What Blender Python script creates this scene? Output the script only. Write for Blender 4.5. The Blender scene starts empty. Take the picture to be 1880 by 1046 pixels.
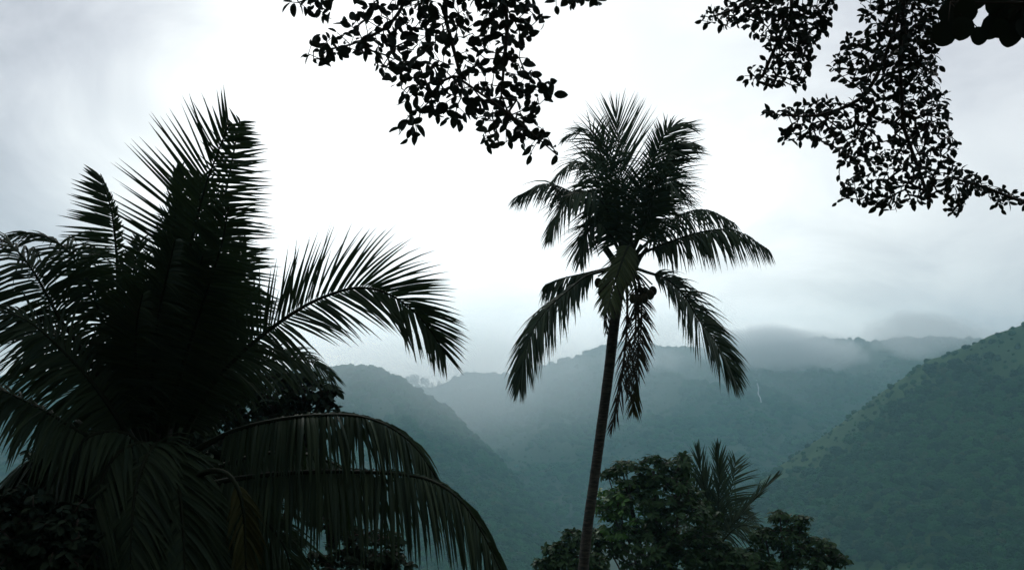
import bpy, math, random
import numpy as np
from mathutils import Vector, Matrix, noise
from mathutils.bvhtree import BVHTree

rng = random.Random(11)
nrng = np.random.default_rng(5)
SC = bpy.context.scene
COL = SC.collection
R = math.radians

# ------------------------------------------------------------------ camera
W, H = 1880.0, 1046.0
FPX = 1845.0
PITCH = math.atan((780 - 523) / FPX)
EYE = Vector((0, 0, 1.7))
FWD = Vector((0, math.cos(PITCH), math.sin(PITCH)))
RIGHT = Vector((1, 0, 0))
UP = Vector((0, -math.sin(PITCH), math.cos(PITCH)))
cam_d = bpy.data.cameras.new('camera')
cam = bpy.data.objects.new('camera', cam_d)
COL.objects.link(cam)
cam.location = EYE
cam.rotation_euler = (math.pi / 2 + PITCH, 0, 0)
cam_d.sensor_width = 36
cam_d.lens = FPX / W * 36
cam_d.clip_start = 0.1
cam_d.clip_end = 20000
SC.camera = cam


def at(px, py, d):
    """The point at depth d metres that the photograph shows at pixel (px, py)."""
    return EYE + (FWD + RIGHT * ((px - W / 2) / FPX) + UP * ((H / 2 - py) / FPX)) * d


def ax(r, u, t):
    return RIGHT * r + UP * u - FWD * t


# ------------------------------------------------------------------ sky
world = bpy.data.worlds.new("World")
SC.world = world
world.use_nodes = True
nt = world.node_tree
nt.nodes.clear()


class NT:
    """Small helper for wiring nodes."""

    def __init__(s, tree):
        s.t = tree

    def n(s, kind, **kw):
        nd = s.t.nodes.new(kind)
        for k, v in kw.items():
            setattr(nd, k, v)
        return nd

    def link(s, a, b):
        s.t.links.new(a, b)

    def put(s, sock, v):
        if isinstance(v, bpy.types.NodeSocket):
            s.link(v, sock)
        elif v is not None:
            sock.default_value = v

    def math(s, op, a, b=None, c=None, clamp=False):
        nd = s.n('ShaderNodeMath', operation=op, use_clamp=clamp)
        for i, v in enumerate((a, b, c)):
            if v is not None:
                s.put(nd.inputs[i], v)
        return nd.outputs[0]

    def vmath(s, op, a, b=None):
        nd = s.n('ShaderNodeVectorMath', operation=op)
        s.put(nd.inputs[0], a)
        if b is not None:
            s.put(nd.inputs[1], b)
        return nd.outputs['Value'] if op in ('DOT_PRODUCT', 'LENGTH', 'DISTANCE') else nd.outputs[0]

    def noise(s, vec, scale, detail=4, rough=.55, dist=0.0):
        nd = s.n('ShaderNodeTexNoise')
        s.put(nd.inputs['Vector'], vec)
        nd.inputs['Scale'].default_value = scale
        nd.inputs['Detail'].default_value = detail
        nd.inputs['Roughness'].default_value = rough
        nd.inputs['Distortion'].default_value = dist
        return nd.outputs['Fac']

    def maprange(s, v, a, b, c, d, smooth=True):
        nd = s.n('ShaderNodeMapRange')
        nd.interpolation_type = 'SMOOTHSTEP' if smooth else 'LINEAR'
        s.put(nd.inputs[0], v)
        for i, x in enumerate((a, b, c, d)):
            nd.inputs[i + 1].default_value = x
        return nd.outputs[0]

    def mix(s, f, a, b):
        nd = s.n('ShaderNodeMix', data_type='RGBA')
        s.put(nd.inputs[0], f)
        s.put(nd.inputs[6], a)
        s.put(nd.inputs[7], b)
        return nd.outputs[2]


SUN_DIR = at(720, 150, 1.0) - EYE          # the sun stands behind the cloud, ahead of the camera
SUN_DIR.normalize()
SUN_EL = R(38)
SUN_AZ = math.atan2(SUN_DIR.x, SUN_DIR.y)
w = NT(nt)
out = w.n('ShaderNodeOutputWorld')
tc = w.n('ShaderNodeTexCoord')
dirv = w.vmath('NORMALIZE', tc.outputs['Generated'])
sep = w.n('ShaderNodeSeparateXYZ')
w.link(dirv, sep.inputs[0])
den = w.math('ADD', w.math('MAXIMUM', sep.outputs[2], 0.0), 0.45)
comb = w.n('ShaderNodeCombineXYZ')
w.link(w.math('DIVIDE', sep.outputs[0], den), comb.inputs[0])
w.link(w.math('DIVIDE', sep.outputs[1], den), comb.inputs[1])
big = w.noise(w.vmath('ADD', comb.outputs[0], (3.1, 1.7, 0)), 1.25, 3, .5, .3)
fine = w.noise(w.vmath('ADD', comb.outputs[0], (7.7, 0.4, 2.0)), 3.4, 6, .6, .5)
cl = w.math('ADD', w.math('MULTIPLY', big, 0.62), w.math('MULTIPLY', fine, 0.38))
glow_dir = (at(880, 540, 1.0) - EYE).normalized()
gd = w.vmath('DOT_PRODUCT', dirv, tuple(glow_dir))
lobe = w.maprange(gd, 0.880, 0.982, 0.0, 1.0)
wide = w.maprange(gd, 0.2, 1.0, 0.0, 1.0)
base = w.math('ADD', 0.23, w.math('MULTIPLY', wide, 0.24))
base = w.math('ADD', base, w.math('MULTIPLY', lobe, 0.52))
lum = w.math('ADD', base, w.maprange(cl, 0.36, 0.64, -0.13, 0.27))
hue = w.maprange(lum, 0.35, 0.85, 0.0, 1.0)
colr = w.mix(hue, (0.965, 0.95, 1.04, 1), (1.0, 1.0, 1.0, 1))
colr = w.vmath('SCALE', colr)
colr.node.inputs['Scale'].default_value = 1
w.link(lum, colr.node.inputs['Scale'])
bgc = w.n('ShaderNodeBackground')
w.link(colr, bgc.inputs['Color'])
bgc.inputs['Strength'].default_value = 1.0
nish = w.n('ShaderNodeTexSky')
nish.sky_type = 'NISHITA'
nish.sun_disc = False
nish.sun_elevation = SUN_EL
nish.sun_rotation = SUN_AZ
bgs = w.n('ShaderNodeBackground')
w.link(nish.outputs[0], bgs.inputs['Color'])
bgs.inputs['Strength'].default_value = 0.08
mx = w.n('ShaderNodeMixShader')
mx.inputs[0].default_value = 0.94            # the cloud layer covers nearly all of the sky
w.link(bgs.outputs[0], mx.inputs[1])
w.link(bgc.outputs[0], mx.inputs[2])
w.link(mx.outputs[0], out.inputs['Surface'])

sun_d = bpy.data.lights.new('sun', 'SUN')
sun_d.energy = 0.5
sun_d.angle = R(25)
sun_d.color = (1.0, 0.97, 0.92)
sun = bpy.data.objects.new('sun', sun_d)
COL.objects.link(sun)
sd = Vector((math.sin(SUN_AZ) * math.cos(SUN_EL), math.cos(SUN_AZ) * math.cos(SUN_EL), math.sin(SUN_EL)))
sun.rotation_euler = sd.to_track_quat('Z', 'Y').to_euler()
sun.location = (0, 0, 60)

SC.view_settings.view_transform = 'Standard'
SC.view_settings.look = 'None'
SC.view_settings.exposure = 0.55
SC.view_settings.gamma = 1.0
SC.view_settings.use_curve_mapping = False
SC.render.engine = 'CYCLES'
SC.cycles.max_bounces = 8
SC.cycles.diffuse_bounces = 2
SC.cycles.glossy_bounces = 2
SC.cycles.transmission_bounces = 3
SC.cycles.volume_bounces = 4
SC.cycles.use_denoising = True
SC.cycles.volume_max_steps = 256


# ------------------------------------------------------------------ materials
def leaf_mat(name, c1, c2, rough=.5, transl=.1, tcol=None, scale=1.5, spec=.35):
    m = bpy.data.materials.new(name)
    m.use_nodes = True
    t = m.node_tree
    t.nodes.clear()
    k = NT(t)
    o = k.n('ShaderNodeOutputMaterial')
    tcn = k.n('ShaderNodeTexCoord')
    geo = k.n('ShaderNodeNewGeometry')
    nz = k.noise(geo.outputs['Position'], scale, 4, .6)
    f = k.math('ADD', k.math('MULTIPLY', nz, .75), k.math('MULTIPLY', geo.outputs['Random Per Island'], .45))
    f = k.maprange(f, .3, .85, 0, 1)
    c = k.mix(f, (*c1, 1), (*c2, 1))
    p = k.n('ShaderNodeBsdfPrincipled')
    k.link(c, p.inputs['Base Color'])
    p.inputs['Roughness'].default_value = rough
    p.inputs['Specular IOR Level'].default_value = spec
    tr = k.n('ShaderNodeBsdfTranslucent')
    if tcol:
        tr.inputs['Color'].default_value = (*tcol, 1)
    else:
        k.link(c, tr.inputs['Color'])
    ms = k.n('ShaderNodeMixShader')
    ms.inputs[0].default_value = transl
    k.link(p.outputs[0], ms.inputs[1])
    k.link(tr.outputs[0], ms.inputs[2])
    k.link(ms.outputs[0], o.inputs['Surface'])
    return m


def bark_mat(name, c1, c2, scale=6, zs=4.0):
    m = bpy.data.materials.new(name)
    m.use_nodes = True
    k = NT(m.node_tree)
    p = m.node_tree.nodes['Principled BSDF']
    geo = k.n('ShaderNodeNewGeometry')
    v = k.vmath('MULTIPLY', geo.outputs['Position'], (1, 1, zs))
    nz = k.noise(v, scale, 5, .65)
    c = k.mix(k.maprange(nz, .35, .68, 0, 1), (*c1, 1), (*c2, 1))
    k.link(c, p.inputs['Base Color'])
    p.inputs['Roughness'].default_value = .85
    b = k.n('ShaderNodeBump')
    b.inputs['Strength'].default_value = .5
    b.inputs['Distance'].default_value = .02
    k.link(nz, b.inputs['Height'])
    k.link(b.outputs[0], p.inputs['Normal'])
    return m


def ground_mat(name, c1, c2, c3, s1, s2):
    m = bpy.data.materials.new(name)
    m.use_nodes = True
    k = NT(m.node_tree)
    p = m.node_tree.nodes['Principled BSDF']
    geo = k.n('ShaderNodeNewGeometry')
    a = k.noise(geo.outputs['Position'], s1, 5, .6)
    b_ = k.noise(geo.outputs['Position'], s2, 5, .65)
    c = k.mix(k.maprange(a, .4, .62, 0, 1), (*c1, 1), (*c2, 1))
    c = k.mix(k.maprange(b_, .42, .66, 0, .8), c, (*c3, 1))
    k.link(c, p.inputs['Base Color'])
    p.inputs['Roughness'].default_value = .9
    p.inputs['Specular IOR Level'].default_value = .15
    return m


M = {
    'palm': leaf_mat('palm_leaf', (.030, .056, .036), (.052, .084, .042), .6, .10, (.035, .07, .02), 1.5, .12),
    'palm_lit': leaf_mat('palm_leaf_lit', (.030, .052, .020), (.055, .080, .026), .5, .16, (.07, .11, .03), 1.5, .2),  # lit copy of the palm leaf, the light put into its colour
    'rachis': leaf_mat('palm_rachis', (.014, .024, .014), (.026, .036, .018), .7, .0, None, 4, .12),
    'dry': leaf_mat('dry_frond', (.035, .030, .020), (.060, .048, .028), .8, .06, None, 5, .1),
    'yellow': leaf_mat('yellowing_frond', (.042, .050, .018), (.070, .074, .026), .7, .12, (.1, .09, .03), 5, .1),
    'leaf': leaf_mat('glossy_leaf', (.038, .054, .046), (.055, .072, .056), .6, .01, None, 3, .12),
    'leaf_broad': leaf_mat('broad_leaf', (.018, .052, .018), (.036, .085, .026), .6, .12, (.05, .10, .02), 1.2, .2),
    'leaf_lit': leaf_mat('lit_leaf', (.055, .16, .030), (.08, .20, .04), .5, .2, (.06, .15, .02), 1.2),  # broad leaf as lit, the brightness put into its colour
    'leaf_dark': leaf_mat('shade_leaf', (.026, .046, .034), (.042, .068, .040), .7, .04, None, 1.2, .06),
    'bark': bark_mat('twig_bark', (.035, .027, .02), (.07, .055, .04), 12, 1),
    'trunk': bark_mat('palm_trunk_bark', (.022, .020, .017), (.085, .074, .058), 5, 5),
    'nut': leaf_mat('coconut_husk', (.022, .026, .014), (.045, .042, .02), .7, .0, None, 4, .1),
    'soil': ground_mat('undergrowth_soil', (.035, .05, .022), (.055, .075, .03), (.06, .05, .035), .15, .9),
    'slope': ground_mat('mountain_slope', (.018, .045, .024), (.032, .066, .030), (.03, .05, .03), .012, .05),
    'grass': ground_mat('grassy_slope', (.036, .085, .030), (.060, .118, .040), (.030, .068, .028), .015, .08),
    'crown': None, 'haze': None, 'mist': None,
}


def forest_mat(name='forest_crown', c1=(.005, .042, .020), c2=(.024, .118, .034), c3=(.050, .070, .034)):
    m = bpy.data.materials.new(name)
    m.use_nodes = True
    k = NT(m.node_tree)
    p = m.node_tree.nodes['Principled BSDF']
    geo = k.n('ShaderNodeNewGeometry')
    oi = k.n('ShaderNodeObjectInfo')
    a = k.noise(geo.outputs['Position'], .010, 4, .6)
    f = k.math('ADD', k.math('MULTIPLY', a, .8), k.math('MULTIPLY', oi.outputs['Random'], .55))
    c = k.mix(k.maprange(f, .35, .95, 0, 1), (*c1, 1), (*c2, 1))
    c = k.mix(k.maprange(oi.outputs['Random'], .86, .95, 0, .7), c, (*c3, 1))
    k.link(c, p.inputs['Base Color'])
    p.inputs['Roughness'].default_value = .8
    p.inputs['Specular IOR Level'].default_value = .15
    b = k.n('ShaderNodeBump')
    b.inputs['Strength'].default_value = .9
    b.inputs['Distance'].default_value = 1.2
    k.link(k.noise(geo.outputs['Position'], .9, 4, .7), b.inputs['Height'])
    k.link(b.outputs[0], p.inputs['Normal'])
    return m


M['crown'] = forest_mat()


# ------------------------------------------------------------------ helpers
def tag(o, label=None, cat=None, group=None, kind=None):
    if label:
        o['label'] = label
    if cat:
        o['category'] = cat
    if group:
        o['group'] = group
    if kind:
        o['kind'] = kind
    return o


def empty(name, loc, label, cat, group=None):
    o = bpy.data.objects.new(name, None)
    o.empty_display_size = .3
    o.location = loc
    COL.objects.link(o)
    return tag(o, label, cat, group)


class MB:
    def __init__(s):
        s.v, s.f = [], []

    def add(s, vs, fs):
        b = len(s.v)
        s.v.extend(vs)
        s.f.extend([tuple(i + b for i in f) for f in fs])

    def tube(s, pts, rad, sides=6, cap=True):
        n = len(pts)
        vs, fs = [], []
        ref = Vector((0.31, 0.17, 0.93))
        prev = None
        for i, p in enumerate(pts):
            t = (pts[min(i + 1, n - 1)] - pts[max(i - 1, 0)])
            if t.length < 1e-9:
                t = Vector((0, 0, 1))
            t.normalize()
            if prev is None:
                a = ref if abs(t.dot(ref)) < .9 else Vector((1, 0, 0))
                x = (a - t * a.dot(t)).normalized()
            else:
                x = prev - t * prev.dot(t)
                x = x.normalized() if x.length > 1e-6 else t.orthogonal().normalized()
            prev = x
            y = t.cross(x)
            r = rad[i] if hasattr(rad, '__len__') else rad
            for k in range(sides):
                a = 2 * math.pi * k / sides
                vs.append(p + x * (math.cos(a) * r) + y * (math.sin(a) * r))
        for i in range(n - 1):
            for k in range(sides):
                k2 = (k + 1) % sides
                fs.append((i * sides + k, i * sides + k2, (i + 1) * sides + k2, (i + 1) * sides + k))
        if cap:
            fs.append(tuple(range(sides - 1, -1, -1)))
            fs.append(tuple((n - 1) * sides + k for k in range(sides)))
        s.add(vs, fs)

    def build(s, name, mat, parent=None, smooth=False, origin=None):
        """One mesh object; its parent chain only carries translation."""
        off = Vector((0, 0, 0))
        p = parent
        while p is not None:
            off += p.location
            p = p.parent
        o_ = Vector(origin) if origin is not None else (off if parent is not None else Vector((0, 0, 0)))
        me = bpy.data.meshes.new(name)
        me.from_pydata([tuple(Vector(v) - o_) for v in s.v], [], s.f)
        if smooth:
            me.polygons.foreach_set('use_smooth', [True] * len(me.polygons))
        me.materials.append(mat)
        ob = bpy.data.objects.new(name, me)
        ob.parent = parent
        ob.location = o_ - off
        COL.objects.link(ob)
        return ob


def spline(pts, n):
    """Catmull-Rom through pts, n samples evenly spread along its length."""
    P = [Vector(p) for p in pts]
    P = [P[0] * 2 - P[1]] + P + [P[-1] * 2 - P[-2]]
    raw = []
    for i in range(1, len(P) - 2):
        for k in range(14):
            t = k / 14
            a, b, c, d = P[i - 1], P[i], P[i + 1], P[i + 2]
            raw.append(.5 * ((2 * b) + (c - a) * t + (2 * a - 5 * b + 4 * c - d) * t * t + (3 * b - a - 3 * c + d) * t ** 3))
    raw.append(P[-2])
    L = [0.0]
    for i in range(1, len(raw)):
        L.append(L[-1] + (raw[i] - raw[i - 1]).length)
    res, j = [], 0
    for i in range(n):
        s = L[-1] * i / (n - 1)
        while j < len(L) - 2 and L[j + 1] < s:
            j += 1
        f = (s - L[j]) / max(1e-9, L[j + 1] - L[j])
        res.append(raw[j].lerp(raw[j + 1], min(1, max(0, f))))
    return res


def n3(v, s=1.0, o=0.0):
    return noise.noise(Vector((v[0] * s + o, v[1] * s - o, v[2] * s + 2 * o)))


# ------------------------------------------------------------------ the land
def fnoise(x, y, s, seed, oct=4):
    v, a = 0.0, 1.0
    for k in range(oct):
        v += a * noise.noise(Vector((x / s + seed * 7.3, y / s - seed * 3.1, seed)))
        s *= .5
        a *= .5
    return v


def ground_z(x, y):
    if y < 60:
        z = -.33 * max(y, 3) + .99 if y > 3 else -.06 * max(-4, min(0, y - 3)) * -1
        if y <= 3:
            z = .42 * max(0, -y - 3)
    else:
        z = -18.8 - 116 * (1 - math.exp(-(y - 60) / 170))
    return z + .15 * fnoise(x, y, 6, 1, 3) * min(1, max(0, (y - 6) / 10))


def build_ground():
    ys = list(np.linspace(-60, 3, 14)) + list(np.linspace(4, 60, 57)) + list(60 + 2700 * np.linspace(0.004, 1, 60) ** 2.2)
    xs = np.concatenate([-np.linspace(1, .0, 40) ** 2.6 * 2900, np.linspace(0, 1, 40)[1:] ** 2.6 * 2900])
    b = MB()
    for y in ys:
        for x in xs:
            b.v.append((float(x), float(y), ground_z(float(x), float(y))))
    nx = len(xs)
    for j in range(len(ys) - 1):
        for i in range(nx - 1):
            b.f.append((j * nx + i, j * nx + i + 1, (j + 1) * nx + i + 1, (j + 1) * nx + i))
    o = b.build('ground', M['soil'], smooth=True)
    return tag(o, 'overgrown ground falling away below the palms into the valley', 'ground', kind='structure')


build_ground()


def hill(name, crest, run, nu, nv, seed, gully, label, mat, prof=1.15, foot=-152.0, bump=1.5):
    """A mountainside: crest points (pixel x, pixel y, metres) swept down towards the valley, with spurs and gullies."""
    C = spline([at(*c) for c in crest], nu)
    b = MB()
    rows = list(np.linspace(0, 1, nv)) + [1.03, 1.08, 1.15, 1.24]
    for v in rows:
        for i, c in enumerate(C):
            y = c.y - run * (1 - v) if v <= 1 else c.y + run * (v - 1) * .8
            x = c.x
            k = max(0, min(1, v))
            z = foot + (max(c.z, -150.0) - foot) * (k ** prof if v <= 1 else 1 - ((v - 1) * 1.3) ** 1.3)
            env = math.sin(math.pi * min(1, k)) ** .75 if v <= 1 else 0
            g = 1 - abs(fnoise(x + y * .25, y * .35, gully[1], seed, 3))
            z += env * gully[0] * (g - .75) * 2
            z += bump * fnoise(x, y, 14, seed + 2, 2) * (1 if v < 1.1 else .5)
            b.v.append((x, y, max(z, -154.0)))
    n = len(C)
    for j in range(len(rows) - 1):
        for i in range(n - 1):
            b.f.append((j * n + i, j * n + i + 1, (j + 1) * n + i + 1, (j + 1) * n + i))
    o = b.build(name, mat, smooth=True)
    tag(o, label, 'mountain', kind='structure')
    return o, b, n, nv


CREST_MID = [(-900, 680, 2400), (-400, 690, 2500), (60, 690, 2500), (300, 692, 2500), (500, 694, 2500), (600, 700, 2450), (700, 705, 2400), (760, 708, 2400), (795, 710, 2400),
             (830, 697, 2380), (860, 688, 2360), (905, 685, 2340), (950, 689, 2320), (1000, 672, 2300), (1050, 658, 2280),
             (1110, 636, 2250), (1180, 632, 2220), (1250, 640, 2200), (1330, 640, 2200), (1400, 634, 2200), (1450, 630, 2200),
             (1530, 621, 2200), (1610, 628, 2150), (1690, 620, 2120), (1790, 624, 2100), (1900, 622, 2100), (2100, 615, 2100)]
CREST_LEFT = [(-420, 700, 1600), (-150, 705, 1600), (0, 696, 1550), (200, 692, 1500), (400, 682, 1500), (560, 681, 1480), (620, 676, 1470),
              (662, 671, 1460), (700, 682, 1450), (760, 713, 1420), (805, 742, 1400), (850, 782, 1360), (905, 838, 1310),
              (965, 905, 1260), (1040, 990, 1200), (1120, 1080, 1150), (1200, 1180, 1100)]
CREST_RIGHT = [(2300, 470, 780), (2100, 520, 800), (1960, 566, 830), (1880, 596, 850), (1820, 616, 865), (1760, 641, 880), (1700, 666, 895), (1640, 706, 910),
               (1580, 752, 925), (1500, 808, 935), (1430, 858, 945), (1360, 912, 955), (1290, 972, 960), (1200, 1050, 960), (1110, 1130, 950)]
h_mid = hill('mountain', CREST_MID, 1150, 260, 90, 3, (34, 260), 'misty forested mountain across the valley behind the middle palm', M['slope'])
h_left = hill('hill', CREST_LEFT, 800, 200, 90, 8, (22, 190), 'pale rounded hill behind the big dark palm, its spur running down to the right', M['slope'])
h_right = hill('ridge', list(reversed(CREST_RIGHT)), 480, 180, 110, 5, (15, 120), 'near green ridge climbing to the right edge, grassy along its top', M['grass'], 1.05)


def forest_nodes(name, seed, mat):
    """Leafy crowns: a noisy ball carrying many small leaf-clump faces, instanced on the points of the mesh."""
    g = bpy.data.node_groups.new(name, 'GeometryNodeTree')
    g.interface.new_socket('Geometry', in_out='INPUT', socket_type='NodeSocketGeometry')
    g.interface.new_socket('Geometry', in_out='OUTPUT', socket_type='NodeSocketGeometry')
    k = NT(g)
    gi, go = k.n('NodeGroupInput'), k.n('NodeGroupOutput')
    join = k.n('GeometryNodeGeometryToInstance')
    for q in range(4):
        ico = k.n('GeometryNodeMeshIcoSphere')
        ico.inputs['Radius'].default_value = 1.0
        ico.inputs['Subdivisions'].default_value = 4
        pos = k.n('GeometryNodeInputPosition')
        nz = k.n('ShaderNodeTexNoise')
        nz.inputs['Scale'].default_value = 1.5
        nz.inputs['Detail'].default_value = 3.5
        nz.inputs['Roughness'].default_value = .75
        k.link(k.vmath('ADD', pos.outputs[0], (q * 5.3 + seed, q * 2.1, 0)), nz.inputs['Vector'])
        f = k.math('ADD', k.math('MULTIPLY', nz.outputs['Fac'], 1.7), .10)
        vs = k.vmath('SCALE', pos.outputs[0])
        k.link(f, vs.node.inputs['Scale'])
        sp = k.n('GeometryNodeSetPosition')
        k.link(ico.outputs[0], sp.inputs[0])
        k.link(k.vmath('MULTIPLY', vs, (1, 1, .8)), sp.inputs['Position'])
        sm = k.n('GeometryNodeSetMaterial')
        sm.inputs['Material'].default_value = mat
        k.link(sp.outputs[0], sm.inputs[0])
        k.link(sm.outputs[0], join.inputs[0])
    iop = k.n('GeometryNodeInstanceOnPoints')
    k.link(gi.outputs[0], iop.inputs['Points'])
    k.link(join.outputs[0], iop.inputs['Instance'])
    iop.inputs['Pick Instance'].default_value = True
    rv = k.n('FunctionNodeRandomValue', data_type='FLOAT_VECTOR')
    rv.inputs[0].default_value = (-.15, -.15, 0)
    rv.inputs[1].default_value = (.15, .15, 6.28)
    k.link(rv.outputs[0], iop.inputs['Rotation'])
    na = k.n('GeometryNodeInputNamedAttribute', data_type='FLOAT')
    na.inputs['Name'].default_value = 'size'
    k.link(na.outputs[0], iop.inputs['Scale'])
    k.link(iop.outputs[0], go.inputs[0])
    return g


def forest(hl, n, size, seed, label, vmin=.12, grass_top=None):
    o, b, nu, nv = hl
    pts, sz = [], []
    rr = random.Random(seed)
    while len(pts) < n:
        u, v = rr.random() * (nu - 1.001), (vmin + (1.02 - vmin) * rr.random()) * (nv - 1)
        v = min(v, nv - 1.001 + .02 * (nv - 1))
        i, j = int(u), min(int(v), nv - 1)
        fu, fv = u - i, v - j
        q = [Vector(b.v[(j + dj) * nu + i + di]) for dj in (0, 1) for di in (0, 1)]
        p = q[0].lerp(q[1], fu).lerp(q[2].lerp(q[3], fu), fv)
        clear = fnoise(p.x, p.y, 130, seed, 3)
        keep = 1.0 if clear > -.25 else .35
        if grass_top is not None:
            vv = v / (nv - 1)
            if p.x > grass_top[0]:
                edge = grass_top[1] + .16 * clear + .05 * rr.gauss(0, 1)
                if vv > edge:
                    keep = .20 if vv < .985 else .4
        if rr.random() > keep:
            continue
        s = size * (.45 + 1.0 * rr.random() ** 2.2)
        if keep < .52:
            s *= rr.uniform(.30, .62)
        pts.append((p.x, p.y, p.z + s * .30))
        sz.append(s)
    me = bpy.data.meshes.new('forest')
    me.from_pydata(pts, [], [])
    me.attributes.new('size', 'FLOAT', 'POINT').data.foreach_set('value', sz)
    fo = bpy.data.objects.new('forest', me)
    COL.objects.link(fo)
    md = fo.modifiers.new('crowns', 'NODES')
    md.node_group = forest_nodes('forest_crowns', seed, M['crown'])
    return tag(fo, label, 'forest', kind='stuff')


forest(h_mid, 42000, 5.6, 21, 'pale misty woodland covering the far mountain')
forest(h_left, 26000, 4.6, 22, 'grey green woodland covering the rounded hill behind the big palm')
forest(h_right, 17000, 4.2, 23, 'dense dark green woodland covering the near ridge', .1, (230, .85))


# ------------------------------------------------------------------ air
def volume_box(name, lo, hi, mat, label, cat):
    b = MB()
    x0, y0, z0 = lo
    x1, y1, z1 = hi
    b.add([Vector(p) for p in ((x0, y0, z0), (x1, y0, z0), (x1, y1, z0), (x0, y1, z0), (x0, y0, z1), (x1, y0, z1), (x1, y1, z1), (x0, y1, z1))],
          [(0, 3, 2, 1), (4, 5, 6, 7), (0, 1, 5, 4), (1, 2, 6, 5), (2, 3, 7, 6), (3, 0, 4, 7)])
    o = b.build(name, mat)
    return tag(o, label, cat, kind='stuff')


m = bpy.data.materials.new('haze_air')
m.use_nodes = True
m.node_tree.nodes.clear()
k = NT(m.node_tree)
o = k.n('ShaderNodeOutputMaterial')
pv = k.n('ShaderNodeVolumePrincipled')
pv.inputs['Color'].default_value = (.43, .80, .91, 1)
pv.inputs['Density'].default_value = .00029
pv.inputs['Anisotropy'].default_value = .55
k.link(pv.outputs[0], o.inputs['Volume'])
M['haze'] = m
volume_box('haze', (-3000, -120, -156), (3000, 2790, 300), M['haze'], 'thin blue grey haze filling the whole valley', 'haze')


def mist(px, py, d, rx, ry, rz, dens, seed, label, soft=False):
    """A wisp of cloud lying on the crest: a lumpy closed body filled with noise-shaped vapour."""
    c = at(px, py, d)
    m = bpy.data.materials.new('mist_vapour')
    m.use_nodes = True
    m.node_tree.nodes.clear()
    k = NT(m.node_tree)
    o = k.n('ShaderNodeOutputMaterial')
    tc = k.n('ShaderNodeTexCoord')
    pos = tc.outputs['Object']
    q = k.vmath('DIVIDE', pos, (rx, ry, rz))
    ln = k.vmath('LENGTH', q)
    nz = k.noise(k.vmath('ADD', k.vmath('MULTIPLY', pos, (1, 1, 1.3)), (seed * 900, 0, 0)), 1 / 170, 5, .6, .6)
    f = k.maprange(ln, .30, 1.0, 1.0, 0.0)
    den = k.math('MULTIPLY', k.maprange(k.math('ADD', nz, k.math('MULTIPLY', k.math('SUBTRACT', f, 1.0), .45)), .36, .62, 0, 1), dens)
    if soft:
        den = k.math('MULTIPLY', k.math('MULTIPLY', f, k.maprange(nz, .2, .75, .35, 1.3)), dens)
    pv = k.n('ShaderNodeVolumePrincipled')
    pv.inputs['Color'].default_value = (.97, .985, .995, 1)
    pv.inputs['Anisotropy'].default_value = .6
    k.link(den, pv.inputs['Density'])
    k.link(pv.outputs[0], o.inputs['Volume'])
    b = MB()
    vs, fs = [], []
    NU, NVv = 20, 12
    for j in range(NVv + 1):
        th = math.pi * j / NVv
        for i in range(NU):
            a = 2 * math.pi * i / NU
            vs.append(c + Vector((rx * math.sin(th) * math.cos(a), ry * math.sin(th) * math.sin(a), rz * math.cos(th))))
    for j in range(NVv):
        for i in range(NU):
            i2 = (i + 1) % NU
            fs.append((j * NU + i, (j + 1) * NU + i, (j + 1) * NU + i2, j * NU + i2))
    b.add(vs, fs)
    ob = b.build('mist', m, origin=c)
    return tag(ob, label, 'mist', kind='stuff')


mist(1440, 638, 1960, 330, 150, 80, .034, 3, 'white ragged bank of mist drifting over the mountain crest right of the middle palm')
mist(1700, 615, 1800, 260, 160, 80, .013, 9, 'thick white mist where the mountain meets the near ridge')
mist(1190, 660, 1990, 170, 120, 70, .016, 5, 'thin wisp of mist on the mountain crest behind the middle palm trunk')
mist(1200, 715, 1980, 850, 420, 190, .0019, 8, 'faint pale mist veiling the upper half of the far mountain', True)
mist(700, 720, 1330, 470, 230, 115, .0027, 12, 'pale haze hanging on the crest of the rounded hill behind the big palm', True)


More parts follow.
